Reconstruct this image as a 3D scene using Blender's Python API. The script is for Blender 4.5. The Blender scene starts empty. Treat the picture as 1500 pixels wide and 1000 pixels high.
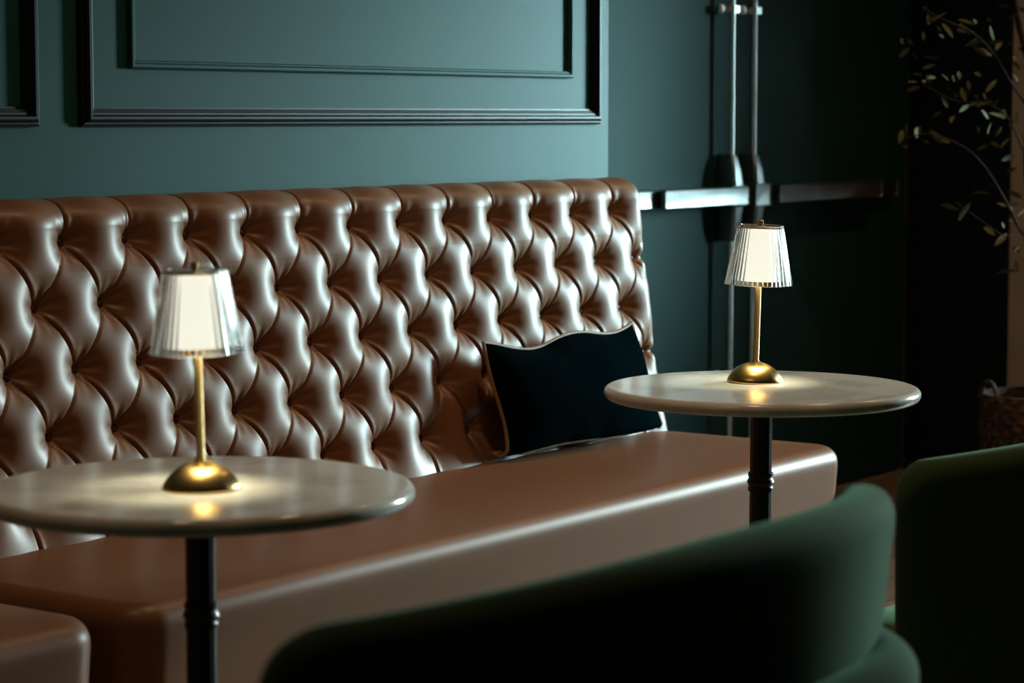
import bpy, bmesh, math, random
from mathutils import Vector, Matrix, noise
random.seed(7)
PI = math.pi
sc = bpy.context.scene
C = sc.collection

# ---------------------------------------------------------------- camera, world, lights, exposure
FPX = 3541.0
AZ, PITCH, EYE = math.radians(35.78), math.radians(5.31), 1.24
cd = bpy.data.cameras.new('camera'); cam = bpy.data.objects.new('camera', cd); C.objects.link(cam)
cd.sensor_width = 36; cd.lens = 36 * FPX / 1500
cam.location = (0, 0, EYE); cam.rotation_euler = (PI / 2 - PITCH, 0, AZ - PI / 2)
cd.clip_start = .05
cd.dof.use_dof = True; cd.dof.focus_distance = 4.85; cd.dof.aperture_fstop = 4.6
sc.camera = cam
sc.view_settings.view_transform = 'Standard'; sc.view_settings.look = 'None'
sc.view_settings.exposure = 0.0; sc.view_settings.gamma = 1.0; sc.view_settings.use_curve_mapping = False

w = bpy.data.worlds.new('world'); sc.world = w; w.use_nodes = True
w.node_tree.nodes['Background'].inputs[0].default_value = (.62, .85, .95, 1)
w.node_tree.nodes['Background'].inputs[1].default_value = 1.0

def area(name, loc, target, sx, sy, power, col, spread=180):
    l = bpy.data.lights.new(name, 'AREA'); l.shape = 'RECTANGLE'; l.size = sx; l.size_y = sy
    l.energy = power; l.color = col; l.spread = math.radians(spread)
    o = bpy.data.objects.new(name, l); C.objects.link(o); o.location = loc
    o.rotation_euler = (Vector(target) - Vector(loc)).to_track_quat('-Z', 'Y').to_euler()
    return o
# daylight entering through the window in the right wall (x = 8.6), then two added aimed beams
WX, WY0, WY1, WZ0, WZ1 = 8.6, 1.15, 2.1, .80, 2.5
area('window_daylight', (WX + .2, (WY0 + WY1) / 2, (WZ0 + WZ1) / 2), (0, (WY0 + WY1) / 2, (WZ0 + WZ1) / 2), WY1 - WY0, WZ1 - WZ0, 25, (.58, .92, 1.0))
area('added_wall_beam', (WX + .19, (WY0 + WY1) / 2, 1.5), (5.42, 3.67, .95), WY1 - WY0, 1.4, 22, (.58, .92, 1.0), 28)  # added narrow beam, brightens the right end of the wall and the left door
area('added_low_beam', (WX + .18, 1.45, 1.5), (4.3, 2.0, .45), .5, 1.0, 23, (.76, .96, .94), 44)  # added low beam for the seat front and the near chair's right edge
# warm ceiling spots of the room (recessed fittings, built below); the one nearest the doors is added to brighten that corner
SPOTS = [(3.6, 2.2, 3.08), (2.0, 2.2, 3.08), (5.2, 2.2, 3.08), (6.6, 2.3, 3.08)]
for p in SPOTS:
    area('ceiling_spot_light', (p[0], p[1], 3.05), (p[0], p[1], 0),   .12, .12, {6.6: 6, 5.2: 5, 3.6: 4.2, 2.0: 2}[p[0]], (1.0, .64, .36), 120)

# ---------------------------------------------------------------- helpers
def newmat(name):
    m = bpy.data.materials.new(name); m.use_nodes = True
    return m, m.node_tree, m.node_tree.nodes['Principled BSDF']
def mat(name, col, rough=.5, metal=0., spec=.5, sheen=0., coat=0., bump=None, var=None, aniso=0.):
    """bump=(scale, strength, distance); var=(scale, colour2, amount)"""
    m, nt, b = newmat(name); L = nt.links
    b.inputs['Base Color'].default_value = (*col, 1); b.inputs['Roughness'].default_value = rough
    b.inputs['Metallic'].default_value = metal; b.inputs['Specular IOR Level'].default_value = spec
    b.inputs['Sheen Weight'].default_value = sheen; b.inputs['Coat Weight'].default_value = coat
    tc = nt.nodes.new('ShaderNodeTexCoord')
    if bump:
        n = nt.nodes.new('ShaderNodeTexNoise'); n.inputs['Scale'].default_value = bump[0]; n.inputs['Detail'].default_value = 4
        bp = nt.nodes.new('ShaderNodeBump'); bp.inputs['Strength'].default_value = bump[1]; bp.inputs['Distance'].default_value = bump[2]
        L.new(tc.outputs['Object'], n.inputs['Vector']); L.new(n.outputs['Fac'], bp.inputs['Height']); L.new(bp.outputs['Normal'], b.inputs['Normal'])
    if var:
        n = nt.nodes.new('ShaderNodeTexNoise'); n.inputs['Scale'].default_value = var[0]; n.inputs['Detail'].default_value = 5
        mx = nt.nodes.new('ShaderNodeMix'); mx.data_type = 'RGBA'
        mr = nt.nodes.new('ShaderNodeMapRange'); mr.inputs[1].default_value = .35; mr.inputs[2].default_value = .65; mr.inputs[4].default_value = var[2]
        mx.inputs[6].default_value = (*col, 1); mx.inputs[7].default_value = (*var[1], 1)
        L.new(tc.outputs['Object'], n.inputs['Vector']); L.new(n.outputs['Fac'], mr.inputs[0]); L.new(mr.outputs[0], mx.inputs[0]); L.new(mx.outputs[2], b.inputs['Base Color'])
    return m

M = {}
M['leather'] = mat('brown_leather', (.26, .104, .038), .46, spec=.55, coat=.16, bump=(420, .18, .0006), var=(9, (.21, .095, .046), .6))
M['leather'].node_tree.nodes['Principled BSDF'].inputs['Coat Roughness'].default_value = .3
M['button'] = mat('button_leather', (.11, .035, .014), .35)
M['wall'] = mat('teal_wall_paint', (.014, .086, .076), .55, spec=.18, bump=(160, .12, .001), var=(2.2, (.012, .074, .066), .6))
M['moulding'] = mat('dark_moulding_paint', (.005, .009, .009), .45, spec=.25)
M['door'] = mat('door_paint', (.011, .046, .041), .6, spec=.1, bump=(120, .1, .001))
M['plaster'] = mat('beige_plaster', (.55, .43, .34), .8, bump=(40, .2, .002), var=(6, (.42, .32, .25), .8))
M['ceil'] = mat('ceiling_paint', (.05, .06, .06), .8)
M['steel'] = mat('brushed_steel', (.27, .28, .27), .38, metal=1, bump=(90, .12, .001), var=(14, (.19, .185, .178), .7))
M['rod'] = mat('satin_rod_metal', (.8, .8, .77), .42, metal=1)
M['dark_plastic'] = mat('black_plastic', (.01, .01, .01), .4)
M['brass'] = mat('brushed_brass', (.70, .47, .17), .30, metal=1, bump=(200, .05, .0004))
M['brass'].node_tree.nodes['Principled BSDF'].inputs['Anisotropic'].default_value = .6
M['brass_pole'] = mat('satin_brass', (.50, .34, .13), .45, metal=.85)
M['iron'] = mat('black_cast_iron', (.008, .012, .013), .33, spec=.5, bump=(120, .12, .001))
M['velvet_g'] = mat('green_velvet', (.048, .098, .040), .9, spec=.08, sheen=.26, bump=(260, .2, .001), var=(5, (.042, .070, .030), .8))
M['velvet_g'].node_tree.nodes['Principled BSDF'].inputs['Sheen Tint'].default_value = (.35, .75, .5, 1)
M['velvet_g'].node_tree.nodes['Principled BSDF'].inputs['Sheen Roughness'].default_value = .35
M['velvet_d'] = mat('dark_teal_velvet', (.0012, .0035, .0045), .9, spec=0., sheen=.015, bump=(220, .2, .001), var=(7, (.0015, .006, .0075), .8))
M['velvet_d'].node_tree.nodes['Principled BSDF'].inputs['Sheen Tint'].default_value = (.1, .5, .6, 1)
M['piping'] = mat('tan_piping', (.36, .23, .14), .6)
M['bark'] = mat('olive_bark', (.035, .015, .010), .9, spec=.05, bump=(60, .5, .004))
M['leaf'] = mat('olive_leaf', (.13, .12, .055), .8, spec=.1, var=(3, (.075, .08, .037), .9))
M['soil'] = mat('dark_soil', (.02, .013, .009), .95, bump=(50, .8, .01))
M['chairleg'] = mat('black_metal_leg', (.01, .01, .01), .35, metal=.6)

# marble
m, nt, b = newmat('honed_white_marble'); L = nt.links
tc = nt.nodes.new('ShaderNodeTexCoord'); n1 = nt.nodes.new('ShaderNodeTexNoise'); n1.inputs['Scale'].default_value = 3.5; n1.inputs['Detail'].default_value = 8; n1.inputs['Distortion'].default_value = 1.6
r1 = nt.nodes.new('ShaderNodeValToRGB'); e = r1.color_ramp.elements
e[0].position = .40; e[0].color = (.62, .63, .59, 1); e[1].position = .52; e[1].color = (.80, .80, .75, 1)
k = e.new(.465); k.color = (.74, .74, .69, 1)
n2 = nt.nodes.new('ShaderNodeTexNoise'); n2.inputs['Scale'].default_value = 9; n2.inputs['Detail'].default_value = 6; n2.inputs['Distortion'].default_value = 2.5
r2 = nt.nodes.new('ShaderNodeValToRGB'); e = r2.color_ramp.elements
e[0].position = .485; e[0].color = (1, 1, 1, 1); e[1].position = .515; e[1].color = (1, 1, 1, 1); k = e.new(.5); k.color = (.72, .72, .72, 1)
mx = nt.nodes.new('ShaderNodeMix'); mx.data_type = 'RGBA'; mx.blend_type = 'MULTIPLY'; mx.inputs[0].default_value = .5
L.new(tc.outputs['Object'], n1.inputs['Vector']); L.new(tc.outputs['Object'], n2.inputs['Vector'])
L.new(n1.outputs['Fac'], r1.inputs[0]); L.new(n2.outputs['Fac'], r2.inputs[0]); L.new(r1.outputs[0], mx.inputs[6]); L.new(r2.outputs[0], mx.inputs[7])
L.new(mx.outputs[2], b.inputs['Base Color']); b.inputs['Roughness'].default_value = .15; b.inputs['Specular IOR Level'].default_value = .5
M['marble'] = m

# wooden floor planks (boards run along x)
m, nt, b = newmat('oak_plank_floor'); L = nt.links
tc = nt.nodes.new('ShaderNodeTexCoord'); br = nt.nodes.new('ShaderNodeTexBrick')
br.inputs['Scale'].default_value = 1; br.inputs['Brick Width'].default_value = 1.4; br.inputs['Row Height'].default_value = .14; br.inputs['Mortar Size'].default_value = .003
br.inputs['Color1'].default_value = (.44, .29, .20, 1); br.inputs['Color2'].default_value = (.28, .17, .12, 1); br.inputs['Mortar'].default_value = (.02, .012, .01, 1)
mp = nt.nodes.new('ShaderNodeMapping'); mp.inputs['Scale'].default_value = (2, 30, 1)
n1 = nt.nodes.new('ShaderNodeTexNoise'); n1.inputs['Scale'].default_value = 2; n1.inputs['Detail'].default_value = 6
mx = nt.nodes.new('ShaderNodeMix'); mx.data_type = 'RGBA'; mx.blend_type = 'MULTIPLY'; mx.inputs[0].default_value = .7
L.new(tc.outputs['Object'], br.inputs['Vector']); L.new(tc.outputs['Object'], mp.inputs[0]); L.new(mp.outputs[0], n1.inputs['Vector'])
L.new(br.outputs['Color'], mx.inputs[6]); L.new(n1.outputs['Color'], mx.inputs[7]); L.new(mx.outputs[2], b.inputs['Base Color'])
b.inputs['Roughness'].default_value = .45
M['floor'] = m

# woven basket
m, nt, b = newmat('woven_seagrass'); L = nt.links
tc = nt.nodes.new('ShaderNodeTexCoord'); n1 = nt.nodes.new('ShaderNodeTexNoise'); n1.inputs['Scale'].default_value = 45
r1 = nt.nodes.new('ShaderNodeValToRGB'); e = r1.color_ramp.elements; e[0].position = .35; e[0].color = (.025, .011, .005, 1); e[1].position = .7; e[1].color = (.16, .075, .038, 1)
L.new(tc.outputs['Object'], n1.inputs['Vector']); L.new(n1.outputs['Fac'], r1.inputs[0]); L.new(r1.outputs[0], b.inputs['Base Color']); b.inputs['Roughness'].default_value = .8
M['basket'] = m

# ribbed acrylic and diffuser of the lamps
m, nt, b = newmat('clear_ribbed_acrylic')
b.inputs['Base Color'].default_value = (.97, .98, .96, 1); b.inputs['Roughness'].default_value = .06; b.inputs['Transmission Weight'].default_value = 1; b.inputs['IOR'].default_value = 1.38
M['acrylic'] = m
def emit(name, col, s, base=(.8, .8, .75)):
    m, nt, b = newmat(name); b.inputs['Base Color'].default_value = (*base, 1); b.inputs['Emission Color'].default_value = (*col, 1)
    b.inputs['Emission Strength'].default_value = s; b.inputs['Roughness'].default_value = .5; return m
M['diffuser'] = emit('lit_opal_diffuser', (1.0, .98, .83), .95)
M['spot_glow'] = emit('spot_glow', (1, .6, .3), 6)
m, nt, b = newmat('window_glass'); L = nt.links
tr = nt.nodes.new('ShaderNodeBsdfTransparent'); gl = nt.nodes.new('ShaderNodeBsdfGlossy'); gl.inputs['Roughness'].default_value = .02
fr = nt.nodes.new('ShaderNodeFresnel'); ms = nt.nodes.new('ShaderNodeMixShader')
L.new(fr.outputs[0], ms.inputs[0]); L.new(tr.outputs[0], ms.inputs[1]); L.new(gl.outputs[0], ms.inputs[2]); L.new(ms.outputs[0], nt.nodes['Material Output'].inputs['Surface'])
M['glass'] = m

class MB:
    """collects raw geometry for ONE mesh object"""
    def __init__(s): s.v = []; s.f = []
    def add(s, v, f):
        o = len(s.v); s.v += [tuple(p) for p in v]; s.f += [tuple(i + o for i in q) for q in f]; return s
    def box(s, a, b):
        x0, y0, z0 = a; x1, y1, z1 = b
        return s.add([(x0,y0,z0),(x1,y0,z0),(x1,y1,z0),(x0,y1,z0),(x0,y0,z1),(x1,y0,z1),(x1,y1,z1),(x0,y1,z1)],
                     [(0,3,2,1),(4,5,6,7),(0,1,5,4),(1,2,6,5),(2,3,7,6),(3,0,4,7)])
    def rings(s, rr, closed=True, cap0=True, cap1=True):
        n = len(rr[0]); v = [p for r in rr for p in r]; f = []
        for i in range(len(rr) - 1):
            for j in range(n if closed else n - 1):
                k = (j + 1) % n; f.append((i*n+j, i*n+k, (i+1)*n+k, (i+1)*n+j))
        if cap0: f.append(tuple(reversed(range(n))))
        if cap1: f.append(tuple(range((len(rr)-1)*n, len(rr)*n)))
        return s.add(v, f)
    def lathe(s, prof, c=(0,0,0), n=48, hollow=False):
        """prof: (r, z) from bottom to top"""
        rr = [[(c[0]+r*math.cos(2*PI*j/n), c[1]+r*math.sin(2*PI*j/n), c[2]+z) for j in range(n)] for r, z in prof]
        return s.rings(rr, cap0=not hollow, cap1=not hollow)
    def tube(s, pts, rad, n=10, closed=False):
        P = [Vector(p) for p in pts]; rr = []; N = len(P); up = Vector((0,0,1))
        for i, p in enumerate(P):
            a = P[(i+1) % N] if (closed or i < N-1) else p; b_ = P[i-1] if (closed or i > 0) else p
            t = (a - b_).normalized()
            if i == 0:
                up = Vector((0,0,1)) if abs(t.z) < .9 else Vector((1,0,0))
            x = up.cross(t).normalized(); y = t.cross(x); up = y
            r = rad[i] if isinstance(rad, (list, tuple)) else rad
            rr.append([p + x*r*math.cos(2*PI*j/n) + y*r*math.sin(2*PI*j/n) for j in range(n)])
        if closed: rr.append(rr[0])
        return s.rings(rr, cap0=not closed, cap1=not closed)
    def warp(s, fn): s.v = [tuple(fn(*p)) for p in s.v]; return s
    def build(s, name, m, parent=None, smooth=True, loc=None):
        me = bpy.data.meshes.new(name); me.from_pydata(s.v, [], s.f); me.materials.append(M[m])
        bm = bmesh.new(); bm.from_mesh(me); bmesh.ops.remove_doubles(bm, verts=bm.verts, dist=1e-6); bmesh.ops.recalc_face_normals(bm, faces=bm.faces); bm.to_mesh(me); bm.free()
        if smooth:
            for p in me.polygons: p.use_smooth = True
            me.set_sharp_from_angle(angle=math.radians(smooth if smooth is not True else 42))
        o = bpy.data.objects.new(name, me); C.objects.link(o); o.parent = parent
        if loc: o.location = loc
        return o
def tag(o, label=None, cat=None, group=None, kind=None):
    if label: o['label'] = label
    if cat: o['category'] = cat
    if group: o['group'] = group
    if kind: o['kind'] = kind
    return o
def thing(name, label, cat, loc=(0,0,0), rz=0, group=None):
    o = bpy.data.objects.new(name, None); C.objects.link(o); o.empty_display_size = .1
    o.location = loc; o.rotation_euler = (0, 0, rz); return tag(o, label, cat, group)
def copy_tree(o, parent=None):
    c = o.copy(); C.objects.link(c); c.parent = parent
    for ch in kids[o.name]: copy_tree(ch, c)
    return c
kids = {}
def index_kids():
    kids.clear()
    for o in bpy.data.objects: kids.setdefault(o.name, [])
    for o in bpy.data.objects:
        if o.parent: kids[o.parent.name].append(o)
def sm(t): t = max(0., min(1., t)); return t*t*(3-2*t)

def rrect(x0, x1, y0, y1, r, z, n=10, seg=24):
    """rounded rectangle ring with evenly split sides"""
    r = max(r, .0015); out = []
    cs = [((x1-r, y1-r), 0), ((x0+r, y1-r), 90), ((x0+r, y0+r), 180), ((x1-r, y0+r), 270)]
    arcs = [[(cx + r*math.cos(math.radians(a0 + 90*i/n)), cy + r*math.sin(math.radians(a0 + 90*i/n))) for i in range(n+1)] for (cx, cy), a0 in cs]
    for i, a in enumerate(arcs):
        out += a; b_ = arcs[(i+1) % 4][0]; e_ = a[-1]
        for t in range(1, seg): out.append((e_[0] + (b_[0]-e_[0])*t/seg, e_[1] + (b_[1]-e_[1])*t/seg))
    return [(x, y, z) for x, y in out]
def rbox(dx, dy, dz, r, sx=24, sy=6, sz=16):
    """dense box with rounded edges centred at the origin"""
    mb = MB(); nx, ny, nz = sx, sy, sz
    def face(fn, a, b_):
        v = [fn(i/a*2-1, j/b_*2-1) for j in range(b_+1) for i in range(a+1)]
        f = [(j*(a+1)+i, j*(a+1)+i+1, (j+1)*(a+1)+i+1, (j+1)*(a+1)+i) for j in range(b_) for i in range(a)]
        mb.add(v, f)
    for s in (-1, 1):
        face(lambda p, q: (p, s, q), nx, nz); face(lambda p, q: (s, p, q), ny, nz); face(lambda p, q: (p, q, s), nx, ny)
    hx, hy, hz = dx/2, dy/2, dz/2
    def w_(x, y, z):
        # concentrate samples toward the rim
        g = lambda t: math.copysign(1-(1-abs(t))**1.35, t)
        p = Vector((g(x)*hx, g(y)*hy, g(z)*hz)); q = Vector((max(-hx+r, min(hx-r, p.x)), max(-hy+r, min(hy-r, p.y)), max(-hz+r, min(hz-r, p.z))))
        d = p - q
        return q + d.normalized()*r if d.length > 1e-9 and (abs(d.x) > 1e-6 or abs(d.y) > 1e-6 or abs(d.z) > 1e-6) and d.length > 0 and (abs(abs(x)-1) < 1e-6 or abs(abs(y)-1) < 1e-6 or abs(abs(z)-1) < 1e-6) else p
    mb.warp(w_); return mb

# ---------------------------------------------------------------- the room
YW, YD = 3.45, 3.85            # panelled wall plane, door plane
XC0, XC1 = 5.21, 7.69          # door recess
CEIL = 3.1
def struct(name, mb, m, parent=None, smooth=False):
    o = mb.build(name, m, parent, smooth=smooth)
    if parent is None: o['kind'] = 'structure'
    return o
struct('floor', MB().box((-2.2, -2.2, -.1), (9.2, 4.2, 0)), 'floor')
struct('ceiling', MB().box((-2.2, -2.2, CEIL), (9.2, 4.2, CEIL+.1)), 'ceil')
struct('wall_back', MB().box((-2.0, YW, 0), (XC0, YW+.6, CEIL)), 'wall')
struct('wall_recess', MB().box((XC0, YD+.04, 0), (XC1, YD+.2, CEIL)).box((XC0, YD-.06, 2.45), (XC1, YD+.04, CEIL)), 'wall')
struct('wall_plaster', MB().box((XC1, YW, 0), (WX, YW+.6, CEIL)), 'plaster')
struct('added_shade_wall', MB().box((XC1, 2.88, 0), (XC1+.16, YW, CEIL)), 'plaster')  # added stub keeping window light off the doors; its visible face is beige plaster
struct('recess_shade_sheet', MB().box((XC1-.012, YW-.004, 0), (XC1-.0005, YD-.021, 2.45)), 'moulding')  # near-black sheet, paints in the shade on the recess side
struct('wall_left', MB().box((-2.2, -2.2, 0), (-2.0, 4.0, CEIL)), 'wall')
struct('wall_front', MB().box((-2.0, -2.2, 0), (WX, -2.0, CEIL)), 'wall')
struct('wall_right', MB().box((WX, -2.2, 0), (WX+.16, WY0, CEIL)).box((WX, WY1, 0), (WX+.16, 4.2, CEIL)).box((WX, WY0, 0), (WX+.16, WY1, WZ0)).box((WX, WY0, WZ1), (WX+.16, WY1, CEIL)), 'wall')
# window: frame with a mullion cross and one pane
win = struct('window_1', MB().box((WX+.03, WY0, WZ0), (WX+.1, WY0+.05, WZ1)).box((WX+.03, WY1-.05, WZ0), (WX+.1, WY1, WZ1)).box((WX+.03, WY0+.05, WZ0), (WX+.1, WY1-.05, WZ0+.05)).box((WX+.03, WY0+.05, WZ1-.05), (WX+.1, WY1-.05, WZ1)), 'moulding')
struct('window_pane', MB().box((WX+.06, WY0+.05, WZ0+.05), (WX+.066, WY1-.05, WZ1-.05)), 'glass', win)
struct('baseboard_back', MB().box((-2.0, YW-.015, 0), (XC0, YW-.0005, .12)), 'moulding')
struct('baseboard_left', MB().box((-1.9995, -2, 0), (-1.985, YW-.016, .12)), 'moulding')

# panel mouldings on the back wall
def frame_moulding(name, x0, x1, z0, z1, prof, m):
    """prof: (inset from outer edge, protrusion)"""
    rr = [[(x0+i, YW-p, z0+i), (x1-i, YW-p, z0+i), (x1-i, YW-p, z1-i), (x0+i, YW-p, z1-i)] for i, p in prof]
    mb = MB().rings(rr, cap0=False, cap1=False)
    return struct(name, mb, m)
BOLE = [(0, .0004), (0, .010), (.005, .0125), (.008, .0125), (.008, .017), (.014, .021), (.019, .021), (.0215, .016), (.0225, .014), (.027, .014), (.028, .011), (.033, .009), (.034, .006), (.038, .0055), (.038, .0004)]
THIN = [(0, .0004), (0, .011), (.003, .013), (.0085, .013), (.011, .009), (.015, .008), (.0165, .005), (.0165, .0004)]
frame_moulding('trim_1', 3.342, 5.160, 1.221, 2.80, BOLE, 'moulding')
frame_moulding('trim_2', 3.478, 5.036, 1.336, 2.68, THIN, 'wall')
frame_moulding('trim_3', 1.412, 3.232, 1.221, 2.80, BOLE, 'moulding')
frame_moulding('trim_4', 1.548, 3.096, 1.336, 2.68, THIN, 'wall')

# double doors with panic hardware
def door(name, x0, x1, s):
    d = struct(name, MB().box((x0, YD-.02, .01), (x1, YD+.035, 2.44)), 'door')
    xm = 6.47                                                # meeting line
    rx = xm + s*.066
    # vertical rod with clips
    MB().lathe([(.0085, 0), (.0085, 1.03)], (rx, YD-.062, 1.115), 16).build('vertical_rod', 'rod', d)
    MB().lathe([(.0085, 0), (.0085, .72)], (rx, YD-.062, .16), 16).build('vertical_rod', 'rod', d)
    for z in (1.565, 2.05, .45):
        MB().box((rx-.016, YD-.078, z-.011), (rx+.016, YD-.05, z+.011)).lathe([(.009, -.013), (.012, -.009), (.012, .009), (.009, .013)], (rx-.045, YD-.045, z), 16).box((rx-.05, YD-.05, z-.006), (rx+.012, YD-.0205, z+.006)).build('rod_clip', 'rod', d)
    MB().rings([rrect(rx-a, rx+a, YD-.02-b_, YD-.0205, .008, z, 4, 3) for a, b_, z in ((.026, .072, 1.03), (.026, .072, 1.035), (.023, .066, 1.08), (.017, .056, 1.115), (.012, .052, 1.125))]).build('rod_cover', 'steel', d)
    MB().rings([rrect(rx-a, rx+a, YD-.02-b_, YD-.0205, .008, z, 4, 3) for a, b_, z in ((.012, .052, .86), (.017, .056, .87), (.023, .066, .92), (.026, .072, .965))]).build('rod_cover', 'steel', d)
    # latch case at the meeting stile
    zc = 1.0
    def cas(xa, xb, p0, p1, h, nm, m, r=.006):
        mb = MB().rings([rrect(xa+i, xb-i, zc-h+i, zc+h-i, r, 0, 4, 3) for i in (0, 0, 0)][:1] * 1, cap0=False, cap1=False); mb.v = []; mb.f = []
        rr = []
        for i, yy in ((0, p0), (0, p1+.004), (.0015, p1+.001), (.005, p1)):
            rr.append([(x, YD-yy_(yy), z) for x, z, _ in rrect(xa+i, xb-i, zc-h+i, zc+h-i, r, 0, 4, 3)])
        return mb.rings(rr).build(nm, m, d)
    yy_ = lambda t: t
    if s < 0:
        cas(rx-.035, rx+.052, .0205, .085, .032, 'latch_case', 'steel')
        cas(5.45, rx-.036, .0205, .074, .026, 'push_bar_rail', 'steel')
        cas(5.965, rx+.045, .0855, .098, .027, 'push_bar', 'steel', .008)
    else:
        cas(rx-.052, rx+.04, .0205, .10, .034, 'latch_case', 'steel')
        cas(rx+.041, 7.52, .0205, .060, .026, 'push_bar_rail', 'steel')
        cas(rx+.062, rx+.092, .0605, .075, .027, 'bar_collar', 'dark_plastic')
        cas(rx+.10, 7.33, .0605, .098, .027, 'push_bar', 'steel', .008)
    return d
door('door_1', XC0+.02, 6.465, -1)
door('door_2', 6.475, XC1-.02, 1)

# ---------------------------------------------------------------- tufted banquettes
from math import exp
P, Q = .1685, .1193             # button pitch along the wall, row pitch
BX1, BX0 = 5.155, 2.738         # bench ends
UB = 5.027                      # x of the last first-row button
ZR = 1.004                      # height of the first row
SLOPE = .137
def yb(z): return 3.335 + (z-ZR)*SLOPE
H_T = .057
nrow = 5
def tuft(x, v):
    """v = distance below first row (negative above); returns height over button plane"""
    u = (x - UB)/P
    vv = max(v, 0.); vlast = (nrow-1)*Q
    vv = min(vv, vlast)
    s = u + vv/(2*Q); t = u - vv/(2*Q)
    ps = abs(math.sin(PI*s)); pt = abs(math.sin(PI*t))
    # nearest button
    j = max(0, min(nrow-1, round(v/Q))); best = 9; bang = 0; prod = 1.
    for jj in (j-1, j, j+1):
        if 0 <= jj < nrow:
            off = .5 if jj % 2 else 0.
            i = round(u-off); 
            for ii in (i,):
                dx = (u-off-ii)*P; dv = v-jj*Q; d = math.hypot(dx, dv)
                if d < best: best = d; bang = math.atan2(dv, dx) + ii*1.7 + jj*.9
                for sh in (-1, 0, 1):
                    d2 = math.hypot(dx - sh*P, dv)
                    prod *= 1-math.exp(-(d2/.042)**1.15)
    b_ = best
    base = prod
    pil = (ps*pt)**.7
    h = H_T*base*(.89+.12*pil)
    # pleat lines: distances (perpendicular)
    k = P*(2*Q)/math.hypot(P, 2*Q) if 0 < v < vlast else P
    ds = (s-round(s))*k; dt = (t-round(t))*k
    cr = 0.
    for d, dep in ((ds, .0050), (dt, .0100)):
        cr -= dep*base*math.exp(-(abs(d)/.0020)**1.5)
    # pleat lip on the upper side of the falling pleat
    if dt > 0 and v > -.05:
        fade = base*sm((v+.05)/.05)
        dd = dt
        if dd > 0: h += .0016*fade*math.exp(-((dd-.006)/.006)**2)
    h += .0011*math.exp(-((b_-.028)/.018)**2)*math.sin(9*bang)
    h += .0012*noise.noise(Vector((x*14, v*14, 0)))
    return h, cr
def backrest_mesh(parent):
    mb = MB()
    stepx = .0021; nx = int((BX1-BX0)/stepx)
    # profile: list of (base y, base z, ny, nz, v, factor)
    prof = []
    z = .395
    nrm = Vector((-1, SLOPE)).normalized()        # (y, z) outward, leaning back
    ztop = 1.030
    while z < ztop:
        prof.append((yb(z), z, nrm.x, nrm.y, (ZR-z)*math.hypot(1, SLOPE), 1.)); z += .0022
    yt = yb(ztop); a0 = math.atan2(nrm.y, nrm.x)   # normal angle at start
    R = .026; cy, cz = yt - R*nrm.x, ztop - R*nrm.y
    n = 26
    for i in range(n+1):
        a = a0 + (PI/2 - a0)*i/n
        prof.append((cy+R*math.cos(a), cz+R*math.sin(a), math.cos(a), math.sin(a), -(ztop-ZR) - .035*i/n, 1 - .30*sm(i/n)))
    ye = prof[-1][0]; zt = prof[-1][1]; v0 = prof[-1][4]
    nb = 12
    for i in range(1, nb+1):
        t = i/nb; prof.append((ye + (YW-.022-ye)*t, zt, 0, 1, v0-.08*t, (.70-.28*t*t)))
    rows = []
    xs = [BX0 + (BX1-BX0)*i/nx for i in range(nx+1)]
    rE = .045
    for (py, pz, ny, nz, v, fac) in prof:
        row = []; flat = sm((-v-.02)/.06)
        for x in xs:
            h, cr = tuft(x, v); h = (h + (.052-h)*flat*.72 + cr*(1-.35*flat))*fac
            e = min(x-BX0, BX1-x)
            if e < rE:
                q = math.sqrt(max(0, 1-((rE-e)/rE)**2))
                # side fold at the even rows
                pull = 0
                for jj in (1, 3): pull += math.exp(-((v-jj*Q)/.010)**2)
                # ends bulge between the even rows
                hh = h if h > .035*fac else .035*fac*(1-min(1,pull)) + h*min(1,pull)
                wgt = (1 - e/rE)
                h = (h*(1-wgt) + hh*wgt)*q - .003*pull*wgt
                bul = .011*(1-min(1, pull*1.1))*wgt
                sgn = 1 if x > 4 else -1
                row.append((x + sgn*(bul-.008), py+ny*h, pz+nz*h)); continue
            row.append((x, py+ny*h, pz+nz*h))
        rows.append(row)
    mb.rings(rows, closed=False, cap0=False, cap1=False)
    o = mb.build('backrest', 'leather', parent)
    # upholstered body behind the tufting
    ins = .012
    body = MB()
    pf = [(3.265+.02, .12), (3.265+.02, .39)] + [(p[0]+.006 if p[2] < -.5 else p[0], p[1]-(.0 if p[2] < -.5 else .006)) for p in prof[::12]] + [(YW-.02, zt-.01), (YW-.02, .12)]
    rr = [[(x, y, z) for y, z in pf] for x in (BX0+ins, BX1-ins)]
    body.rings(rr); body.build('backrest_core', 'leather', parent, smooth=False)
    return o
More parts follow.
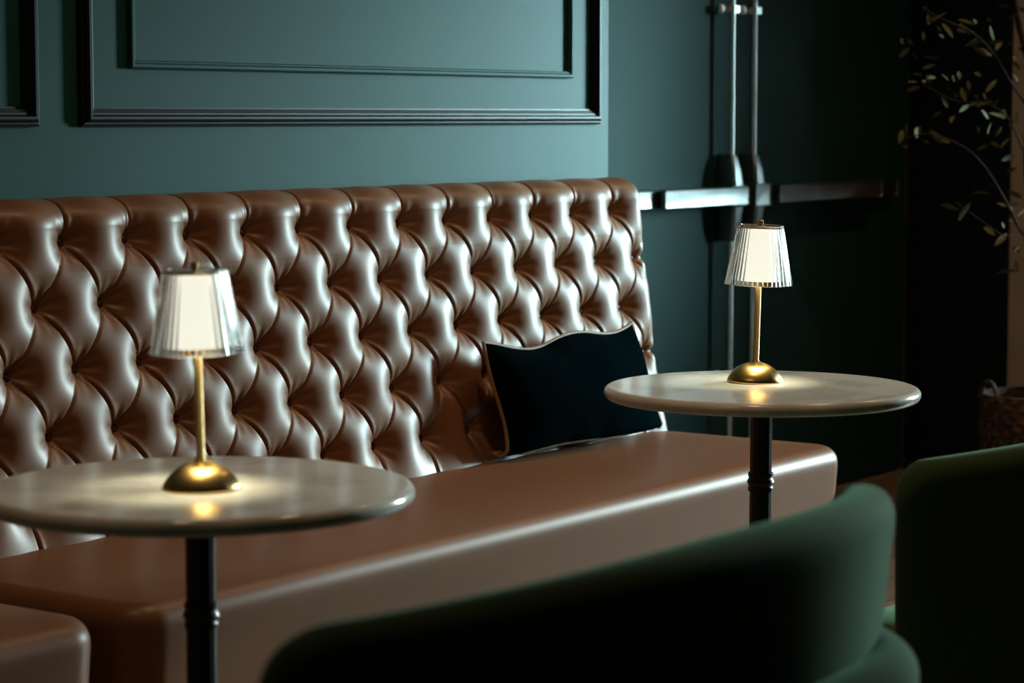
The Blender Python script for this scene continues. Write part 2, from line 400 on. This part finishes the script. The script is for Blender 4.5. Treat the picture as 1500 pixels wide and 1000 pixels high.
def banquette():
    t = thing('banquette', 'long brown leather banquette with buttoned diamond-tufted back, carrying the dark cushion', 'sofa', ((BX0+BX1)/2, 3.05, 0))
    off = Vector(t.location)
    root_parts = []
    br = backrest_mesh(None); root_parts.append(br)
    core = bpy.data.objects['backrest_core']; root_parts.append(core)
    # buttons
    bm_ = MB(); bm_.lathe([(.0001, -.0075), (.0088, -.006), (.0096, -.001), (.0075, .0028), (.003, .0044), (.0001, .0047)], n=16)
    first = None; btns = []
    for j in range(nrow):
        v = j*Q; zz = ZR - v/math.hypot(1, SLOPE); cnt = 14
        for i in range(cnt):
            x = UB - P*i + (P/2 if j % 2 else 0)
            if first is None: o = bm_.build('button', 'button'); first = o
            else: o = first.copy(); C.objects.link(o)
            o.location = (x, yb(zz)-.004, zz+.0005); o.rotation_euler = (PI/2+math.atan(SLOPE)*-1, 0, 0); btns.append(o)
    # seat
    sb = MB(); x0, x1, y0, y1 = BX0+.004, BX1-.002, 2.715, 3.30
    zt = .462; rr = []
    for ins, z in ((.020, .105), (.012, .11), (.010, .20), (.006, .32), (.001, .39), (0, .405)): rr.append((ins, z))
    re = .040
    for i in range(0, 13):
        a = PI/2*i/12; rr.append((re-re*math.cos(a)+0, .415+re*math.sin(a)))
    for q, dz in ((.055, .0015), (.09, .004), (.14, .006), (.20, .0068), (.26, .007)): rr.append((q, .455+dz))
    sb.rings([rrect(x0+i, x1-i, y0+i, y1-i*.6, max(.075-i, .01), z, 12, 60) for i, z in rr])
    seat = sb.build('seat', 'leather'); root_parts.append(seat)
    pl = MB().rings([rrect(x0+.05, x1-.05, y0+.06, y1-.02, .03, z, 4, 4) for z in (0, .106)]).build('plinth', 'dark_plastic'); root_parts.append(pl)
    for o in root_parts: o.parent = t; o.location = -off
    for o in btns: o.parent = br
    return t
bq = banquette()
index_kids()
bq2 = copy_tree(bq); bq2.location.x -= (BX1-BX0) + .055
tag(bq2, 'brown leather banquette module at the left edge, past the dark gap in the seat', 'sofa')
for o in (bq, bq2): o['group'] = 'brown leather banquette modules along the wall'

# ---------------------------------------------------------------- cushion
def cushion():
    W, Hh, T = .635, .285, .13
    t = thing('cushion', 'dark teal velvet lumbar cushion with tan piping leaning on the banquette', 'cushion', (4.685, 3.150, .4675), 0)
    n = 40; mrows = 26
    def edge(a, b_):
        # a,b in -1..1 square -> outline with pinched sides and pointed corners
        x = a*W/2*(1-.035*(1-b_*b_)) ; z = b_*Hh/2*(1-.10*(1-a*a)**1.0)
        z += .012*math.sin(a*5.3+.8)*(b_ > 0)*b_ - .004*math.sin(a*4)*(b_ < 0)
        x += .008*math.sin(b_*3)*a
        return x, z
    def th(a, b_): return T/2*(max(0, (1-abs(a)**2.6)*(1-abs(b_)**2.4)))**.55
    v = []; f = []
    g = lambda t: math.copysign(1-(1-abs(t))**1.5, t)
    for side in (-1, 1):
        o = len(v)
        for j in range(mrows+1):
            for i in range(n+1):
                a = g(i/n*2-1); b_ = g(j/mrows*2-1); x, z = edge(a, b_)
                y = side*(th(a, b_)*(1.0 if side < 0 else .35) + .004*noise.noise(Vector((x*9, z*9, side))) * (1-abs(a))*(1-abs(b_)) + .005*math.sin(14*a+3*b_)*max(0, (1-abs(a)))*max(0, abs(b_)-.3))
                v.append((x, y, z))
        for j in range(mrows):
            for i in range(n): f.append((o+j*(n+1)+i, o+j*(n+1)+i+1, o+(j+1)*(n+1)+i+1, o+(j+1)*(n+1)+i))
    lean = math.radians(-9)
    def w_(x, y, z):
        z2 = z + Hh/2 + .002
        if z2 < .022: y += (.022-z2)*1.6; z2 = .010 + abs(z2-.010)
        x -= z2/Hh*(.060+.03*x/(W/2)); z2 *= .945 + .035*x/(W/2)
        return (x, y*math.cos(lean) - z2*math.sin(lean)*1.0 - .0, z2*math.cos(lean) + y*math.sin(lean)*.6 + .001)
    mb = MB().add(v, f).warp(w_); mb.build('cover', 'velvet_d', t)
    pts = []
    N = 60
    for k in range(N): pts.append((-1 + 2*k/N, -1))
    for k in range(N//2): pts.append((1, -1 + 4*k/N))
    for k in range(N): pts.append((1-2*k/N, 1))
    for k in range(N//2): pts.append((-1, 1-4*k/N))
    P3 = []
    for a, b_ in pts:
        x, z = edge(a, b_); P3.append(w_(x, 0, z))
    pp = MB().tube(P3, .0046, 8, closed=True).build('piping', 'piping', t); pp['label'] = 'tan piping'
    return t
cu = cushion(); cu.rotation_euler = (0, 0, math.radians(-2))

# ---------------------------------------------------------------- bistro tables
def table():
    t = thing('bistro_table', 'x', 'table')
    R, th_, zt = .3, .024, .73
    pr = [(.0001, zt-th_), (R-.012, zt-th_)]
    for i in range(0, 13):
        a = -PI/2 + PI*i/12; pr.append((R-.0115+.0115*math.cos(a), zt-th_/2+.5*th_*math.sin(a)))
    pr += [(R-.013, zt), (.0001, zt)]
    MB().lathe(pr, n=160).build('tabletop', 'marble', t)
    MB().lathe([(.0001, zt-th_-.012), (.10, zt-th_-.012), (.102, zt-th_-.010), (.102, zt-th_-.0005), (.0001, zt-th_-.0005)], n=48).build('mounting_plate', 'iron', t)
    # fluted column
    n = 96; rr = []
    def ring(r, z, fl=1): return [((r*(1-.035*fl*(.5+.5*math.cos(12*2*PI*j/n))))*math.cos(2*PI*j/n), (r*(1-.035*fl*(.5+.5*math.cos(12*2*PI*j/n))))*math.sin(2*PI*j/n), z) for j in range(n)]
    MB().rings([ring(.0212, .56), ring(.0212, .70), ring(.0212, zt-th_-.0125)]).rings([ring(.0224, .12), ring(.0218, .35), ring(.0212, .535)]).build('column', 'iron', t)
    MB().lathe([(.0195, .527), (.0235, .529), (.0243, .533), (.0235, .537), (.0222, .539), (.0242, .542), (.0262, .547), (.0242, .552), (.0222, .555), (.0235, .557), (.0243, .561), (.0235, .565), (.0195, .567)], n=32).build('collar', 'iron', t)
    MB().lathe([(.0245, .10), (.05, .085), (.034, .10), (.030, .125), (.026, .14)], n=32).lathe([(.001, .06), (.045, .062), (.055, .075), (.05, .092), (.001, .1)], n=32).build('hub', 'iron', t)
    for q in range(4):
        a = q*PI/2 + PI/4 + .2; pts = []; rad = []
        for i in range(15):
            s = i/14; d = .035 + .215*s; z = .078 - .052*s**.8 + .022*math.sin(PI*s); pts.append((d*math.cos(a), d*math.sin(a), max(z, .018))); rad.append(.016-.004*s)
        MB().tube(pts, rad, 12).lathe([(.001, 0), (.018, .001), (.019, .008), (.012, .02), (.001, .022)], (pts[-1][0], pts[-1][1], 0), 20).build('leg', 'iron', t)
    return t
tA = table(); tA.location = (2.448, 2.300, 0)
tag(tA, 'round pale marble bistro table on black column, nearer one at left', 'table', 'round marble bistro tables')
index_kids(); tB = copy_tree(tA); tB.location = (3.985, 2.287, 0)
tag(tB, 'round pale marble bistro table on black column, farther one in front of the seat end', 'table', 'round marble bistro tables')

# ---------------------------------------------------------------- table lamps
def lamp():
    t = thing('table_lamp', 'x', 'lamp')
    R = .0545; hd = .036
    pr = [(.0001, 0), (R-.001, 0), (R, .0012), (R, .0025)]
    rs = (R*R + hd*hd)/(2*hd)
    for i in range(1, 22):
        a = math.asin((R-.0008)/rs)*(1-i/22); pr.append((rs*math.sin(a), .0028 + rs*math.cos(a)-(rs-hd)))
    pr += [(.0001, hd+.0028)]
    MB().lathe(pr, n=96).build('base', 'brass', t)
    MB().lathe([(.007, hd+.0020), (.007, hd+.005), (.0058, hd+.007), (.0058, .296)], n=24).build('pole', 'brass_pole', t)
    MB().lathe([(.0001, 0), (.0018, 0), (.0018, .006), (.0001, .0065)], (.022, .004, hd-.0035), 10).build('touch_switch', 'brass', t)
    # ribbed acrylic shade, wall with thickness
    n = 50; m_ = n*8; z0, z1 = .188, .302; r0, r1 = .0645, .0440
    rr = []
    def rg(r, z, am): return [((r+am*abs(math.cos(PI*n*j/m_))**.8)*math.cos(2*PI*j/m_), (r+am*abs(math.cos(PI*n*j/m_))**.8)*math.sin(2*PI*j/m_), z) for j in range(m_)]
    for r, z, am in ((r0-.0032, z0, 0), (r0-.0012, z0, .0020), (r0-.0012, z0+.001, .0020), (r0-.0012+(r1-r0)*.5, (z0+z1)/2, .0018), (r1-.0012, z1, .0015), (r1-.0032, z1+.0012, 0), (r1-.006, z1+.0012, 0), (r1-.0062, z1-.001, 0), (r1-.0034, z1-.002, 0), (r0-.0034+(r1-r0)*.5, (z0+z1)/2, 0), (r0-.0032, z0, 0)):
        rr.append(rg(r, z, am))
    MB().rings(rr, cap0=False, cap1=False).build('lamp_shade', 'acrylic', t, smooth=25)
    # inner opal diffuser
    MB().lathe([(.0375, .197), (.0382, .196), (.0382, .200), (.0315, .292), (.0300, .295), (.0055, .2955), (.0055, .293), (.0290, .2925), (.0360, .200), (.0375, .197)], n=64, hollow=True).build('diffuser', 'diffuser', t)
    MB().lathe([(.0055, .2957), (.0435, .2965), (.0435, .2985), (.0055, .2995)], n=40).build('top_plate', 'brass', t)
    MB().lathe([(.0001, .2996), (.0045, .2996), (.0045, .305), (.006, .306), (.006, .311), (.004, .3125), (.0001, .3128)], n=20).build('finial', 'brass', t)
    MB().lathe([(.0056, .276), (.020, .276), (.022, .280), (.022, .289), (.0056, .291)], n=30).build('led_module', 'dark_plastic', t)
    return t
def lamp_light(parent):
    l = bpy.data.lights.new('lamp_bulb', 'SPOT'); l.energy = 6; l.color = (1, .90, .60); l.shadow_soft_size = .014; l.spot_size = math.radians(110); l.spot_blend = .9
    o = bpy.data.objects.new('lamp_bulb', l); C.objects.link(o); o.parent = parent; o.location = (.012, -.012, .262)
lA = lamp(); lA.location = (2.425, 2.275, .7302); lA.rotation_euler = (0, math.radians(-.6), 0)
tag(lA, 'brass table lamp with ribbed shade on the nearer marble table', 'lamp', 'brass table lamps')
index_kids(); lB = copy_tree(lA); lB.location = (4.045, 2.336, .7302)
tag(lB, 'brass table lamp with ribbed shade on the farther marble table', 'lamp', 'brass table lamps')
ax = Vector((math.sin(AZ), -math.cos(AZ), 0)); view = Vector((math.cos(AZ), math.sin(AZ), 0))
lA.rotation_euler = Matrix.Rotation(math.radians(-1.1), 3, view).to_euler(); lB.rotation_euler = Matrix.Rotation(math.radians(1.5), 3, view).to_euler()
lamp_light(lA); lamp_light(lB)

# ---------------------------------------------------------------- green velvet tub chairs
def chair(ZT, k, RC, FL, AT, SW, SD):
    t = thing('armchair', 'x', 'chair')
    A = .585
    # path of the back in plan: gentle curve, ends wrapping towards the table (+y)
    def path(s, a, dep, pw):
        """s in -1..1 -> x, y, normal"""
        th = s*PI/2; x = a*math.copysign(abs(math.sin(th))**pw, th); return x
    def bend(a, dep, th, z0, zt, R, flare, bulge=0.):
        mb = rbox(2, th, 1, min(th/2-.001, .045), 56, 8, 22)
        mb.v = []; mb.f = []
        return mb
    def shell(a, dep, th, z0, z1, R, flare, ex, name, crown=0.):
        """curved upholstered slab: plan curve y = dep*|x/a|^ex, rounded top corners R, narrower at the foot by flare"""
        r = th*.48; W_ = 2*a; Hh = z1-z0
        mb = rbox(W_, th, Hh, r, 64, 8, 26)
        def w_(x, y, z):
            zz = max(0., z + Hh/2); dx = abs(x)-(a-R)
            f_ = 1.
            if dx > 0: f_ = (Hh-R+math.sqrt(max(0, R*R-dx*dx)))/Hh
            zz *= f_
            sc_ = 1 - flare*max(0., 1-zz/Hh)
            X = x*sc_; s = min(1., abs(x)/a)
            yy = dep*s**ex
            zz += crown*(zz/Hh)*(1-s*s)
            sl = dep*ex*s**(ex-1)/a*math.copysign(1, X); nn = Vector((-sl, 1)).normalized()
            return (X + nn.x*y, yy + nn.y*y, z0+zz)
        mb.warp(w_); return mb.build(name, 'velvet_g', t)
    shell(A, .16, .085, .34*k, ZT, RC, FL, 2.5, 'backrest', .028)
    shell(SW+.062, SD-.07, .075, .20*k, AT, .06, .06, 5.0, 'arm_shell').location = (0, -.045, 0)
    MB().rings([rrect(-SW+i, SW-i, .05+i, SD+.03-i, .10, z, 8, 8) for i, z in ((.03, .30*k), (.01, .305*k), (0, .33*k), (0, .42*k), (.012, .445*k), (.04, .458*k), (.1, .465*k), (.18, .468*k))]).build('seat', 'velvet_g', t)
    MB().rings([rrect(-SW+.01, SW-.01, .06, SD, .09, z, 8, 8) for z in (.20*k, .30*k)]).build('seat_base', 'velvet_g', t)
    for sx in (-1, 1):
        for y in (.09, SD-.04):
            MB().lathe([(.009, 0), (.011, .004), (.017, .202*k)], (sx*(SW-.14), y, 0), 16).build('leg', 'chairleg', t)
    return t
cA = chair(.785, 1., .085, .24, .64, .50, .53); cA.location = (2.128, 1.255, 0)
tag(cA, 'green velvet tub chair seen from behind, its right edge catching green light', 'chair', 'green velvet tub chairs')
cB = chair(.69, .80, .04, .02, .40, .37, .40); cB.location = (4.035, 1.545, 0); cB.rotation_euler = (0, 0, math.radians(-3))
tag(cB, 'tub chair in deep shadow cut by the right edge of the photo', 'chair', 'green velvet tub chairs')

# ---------------------------------------------------------------- olive tree in a woven basket
fwd = Vector((math.cos(AZ)*math.cos(PITCH), math.sin(AZ)*math.cos(PITCH), -math.sin(PITCH)))
rgt = Vector((math.sin(AZ), -math.cos(AZ), 0)); upv = rgt.cross(fwd)
def at(px, py, D):
    return Vector((0, 0, EYE)) + (fwd + rgt*((px-750)/FPX) + upv*((500-py)/FPX))*D
def tree():
    bx, by = 6.83, 2.94
    t = thing('potted_olive_tree', 'potted olive tree with sparse leaves in a woven basket at the right edge', 'plant', (bx, by, 0))
    o3 = Vector((bx, by, 0))
    # basket woven from stacked coils
    hb = .405; rr = []; n = 96; nr = 60
    for i in range(nr+1):
        z = .004 + hb*i/nr; r0 = .155 + .035*sm(i/nr*1.4)
        row = []
        for j in range(n):
            a = 2*PI*j/n; r = r0 + .006*math.sin(24*a + (PI if (i//3) % 2 else 0))*abs(math.sin(PI*i/3)) + .002*math.sin(2*PI*i/3)
            row.append((r*math.cos(a), r*math.sin(a), z))
        rr.append(row)
    for i in range(8): rr.append([(p[0]*(.94), p[1]*(.94), hb+.004-.018*i) for p in rr[nr]])
    MB().rings(rr).build('basket', 'basket', t)
    for a in (PI*.78, PI*1.78):
        c = Vector((.182*math.cos(a), .182*math.sin(a), hb)); tg = Vector((-math.sin(a), math.cos(a), 0))
        MB().tube([c + tg*(.055*math.cos(q*PI/10)) + Vector((0, 0, .052*math.sin(q*PI/10)-.01)) for q in range(11)], .008, 8).build('basket_handle', 'basket', t)
    MB().lathe([(.001, .33), (.176, .33), (.176, .345), (.001, .355)], n=32).build('soil', 'soil', t)
    def branch(pts, r0, r1):
        # smooth polyline
        out = []
        for i in range(len(pts)-1):
            p0 = pts[max(i-1, 0)]; p1 = pts[i]; p2 = pts[i+1]; p3 = pts[min(i+2, len(pts)-1)]
            for k in range(6):
                s = k/6; out.append(.5*((2*p1) + (p2-p0)*s + (2*p0-5*p1+4*p2-p3)*s*s + (3*p1-p0-3*p2+p3)*s**3))
        out.append(pts[-1]); N = len(out)
        MB().tube([p - o3 for p in out], [r0+(r1-r0)*i/(N-1) for i in range(N)], 8).build('branch', 'bark', t)
        return out
    lf = MB()
    def leaf(p, d, ln, wd, tw):
        d = d.normalized(); s = d.cross(Vector((math.cos(tw), math.sin(tw*1.3), .6))).normalized(); nn = s.cross(d)
        v = []; K = 7
        for i in range(K+1):
            q = i/K; ww = wd*math.sin(PI*min(1, q*.96+.02))**.8; c = p - o3 + d*ln*q + nn*(-.12*ln*q*q)
            v += [c - s*ww*.5 + nn*ww*.12, c + nn*-.0, c + s*ww*.5 + nn*ww*.12]
        f = []
        for i in range(K):
            f += [(3*i, 3*i+1, 3*i+4, 3*i+3), (3*i+1, 3*i+2, 3*i+5, 3*i+4)]
        o_ = [x - nn*.0006 for x in v]; m0 = len(v)
        lf.add(v + o_, f + [tuple(m0+i for i in reversed(q)) for q in f])
    D = 7.1
    base = Vector((bx, by, .34))
    trunk = branch([base, at(1540, 480, 7.18), at(1528, 360, 7.15), at(1505, 250, 7.15), at(1512, 120, 7.1), at(1490, 20, 7.1), at(1484, -90, 7.1), at(1470, -240, 7.1)], .017, .008)
    b1 = branch([at(1527, 355, 7.15), at(1500, 345, 7.12), at(1478, 305, 7.08), at(1458, 268, 7.05), at(1428, 228, 7.0), at(1395, 207, 6.98), at(1355, 196, 6.95), at(1322, 205, 6.93)], .0055, .0018)
    b2 = branch([at(1508, 160, 7.12), at(1480, 120, 7.1), at(1455, 78, 7.05), at(1425, 48, 7.0), at(1385, 30, 6.95), at(1350, 12, 6.93)], .004, .0015)
    b3 = branch([at(1506, 240, 7.12), at(1478, 175, 7.0), at(1440, 150, 7.0), at(1400, 148, 6.98), at(1350, 122, 6.95)], .003, .0012)
    b4 = branch([at(1530, 400, 7.15), at(1500, 350, 7.05), at(1470, 345, 7.0), at(1440, 325, 6.98), at(1400, 296, 6.95)], .003, .0012)
    b5 = branch([at(1520, 110, 7.15), at(1560, 60, 7.2), at(1620, 20, 7.25), at(1680, -60, 7.3)], .005, .002)
    b6 = branch([at(1512, 300, 7.15), at(1560, 240, 7.2), at(1620, 200, 7.25), at(1690, 170, 7.3)], .005, .002)
    b7 = branch([at(1484, -90, 7.1), at(1430, -120, 7.05), at(1380, -110, 7.0), at(1340, -150, 7.0)], .004, .0015)
    # leaves read off the photograph: centre px, length direction, size
    L_ = [(1322, 190, 1318, 208), (1329, 180, 1327, 196), (1321, 213, 1330, 216), (1344, 186, 1340, 202), (1348, 184, 1344, 200), (1353, 206, 1358, 208), (1361, 190, 1378, 206), (1366, 196, 1380, 208), (1379, 204, 1390, 208),
          (1317, 84, 1330, 72), (1320, 55, 1322, 64), (1330, 56, 1335, 64), (1338, 76, 1342, 88), (1352, 84, 1376, 84), (1352, 100, 1368, 94), (1337, 108, 1350, 109), (1329, 134, 1346, 126), (1329, 120, 1342, 119), (1350, 10, 1360, 12), (1359, 20, 1362, 36), (1380, 34, 1396, 52), (1375, 50, 1382, 54), (1407, 34, 1413, 48), (1427, 28, 1430, 33), (1446, 26, 1451, 31), (1352, 46, 1354, 58),
          (1395, 110, 1397, 120), (1405, 105, 1406, 114), (1418, 118, 1420, 130), (1427, 106, 1436, 110), (1397, 136, 1402, 142), (1408, 128, 1414, 146), (1405, 164, 1417, 154), (1428, 138, 1432, 144), (1440, 136, 1443, 142), (1430, 156, 1441, 150), (1440, 153, 1454, 148), (1379, 142, 1389, 156), (1367, 172, 1378, 162), (1392, 180, 1397, 168), (1372, 38, 1377, 44),
          (1430, 184, 1436, 195), (1447, 196, 1450, 180), (1459, 200, 1465, 185), (1431, 220, 1446, 212), (1450, 208, 1464, 214), (1465, 218, 1477, 202), (1467, 235, 1484, 228), (1474, 252, 1488, 246), (1424, 282, 1449, 281), (1378, 300, 1403, 305), (1404, 323, 1418, 298), (1441, 332, 1456, 342), (1457, 360, 1475, 342), (1468, 325, 1470, 334), (1390, 118, 1380, 108), (1480, 105, 1492, 118), (1484, 90, 1494, 100)]
    for x0, y0, x1, y1 in L_:
        dd = 6.98 + random.uniform(-.06, .06); p = at(x0, y0, dd); q = at(x1, y1, dd + random.uniform(-.03, .03))
        ln = (q-p).length; leaf(p, q-p, max(ln, .02)*1.08, max(.009, min(.017, ln*.40)), random.uniform(0, 6))
    def scatter(pts, n, spread):
        for _ in range(n):
            p = random.choice(pts[len(pts)//4:]) + Vector([random.uniform(-1, 1)*spread for _ in range(3)])
            leaf(p, Vector((random.uniform(-1, 1), random.uniform(-1, 1), random.uniform(-.6, .9))), random.uniform(.035, .06), random.uniform(.011, .017), random.uniform(0, 6))
    scatter(b5, 60, .05); scatter(b6, 60, .05); scatter(b7, 45, .05); scatter(trunk[18:], 26, .07); scatter(b2, 12, .03); scatter(b3, 14, .03)
    scatter([at(1492, 210+20*k, 7.1) for k in range(10)], 14, .02)
    lf.build('foliage', 'leaf', t)
    return t
tree()

# ---------------------------------------------------------------- recessed ceiling spots (above the frame)
SPOTW = ['over the middle of the banquette', 'over the left end of the row', 'over the right end of the banquette', 'added near the double doors to brighten that corner']
first = None
for p in SPOTS:
    if first is None:
        c = thing('ceiling_spot', 'x', 'ceiling light', (p[0], p[1], CEIL))
        MB().lathe([(.07, -.001), (.075, -.004), (.085, -.006), (.09, -.001)], n=40, hollow=True).build('trim_ring', 'dark_plastic', c)
        MB().lathe([(.001, -.0035), (.068, -.0035), (.068, -.001), (.001, -.001)], n=40).build('lens', 'spot_glow', c); first = c; index_kids()
    else:
        c = copy_tree(first); c.location = (p[0], p[1], CEIL)
    tag(c, 'round recessed warm ceiling spot ' + SPOTW[SPOTS.index(p)], 'ceiling light', 'recessed ceiling spots')
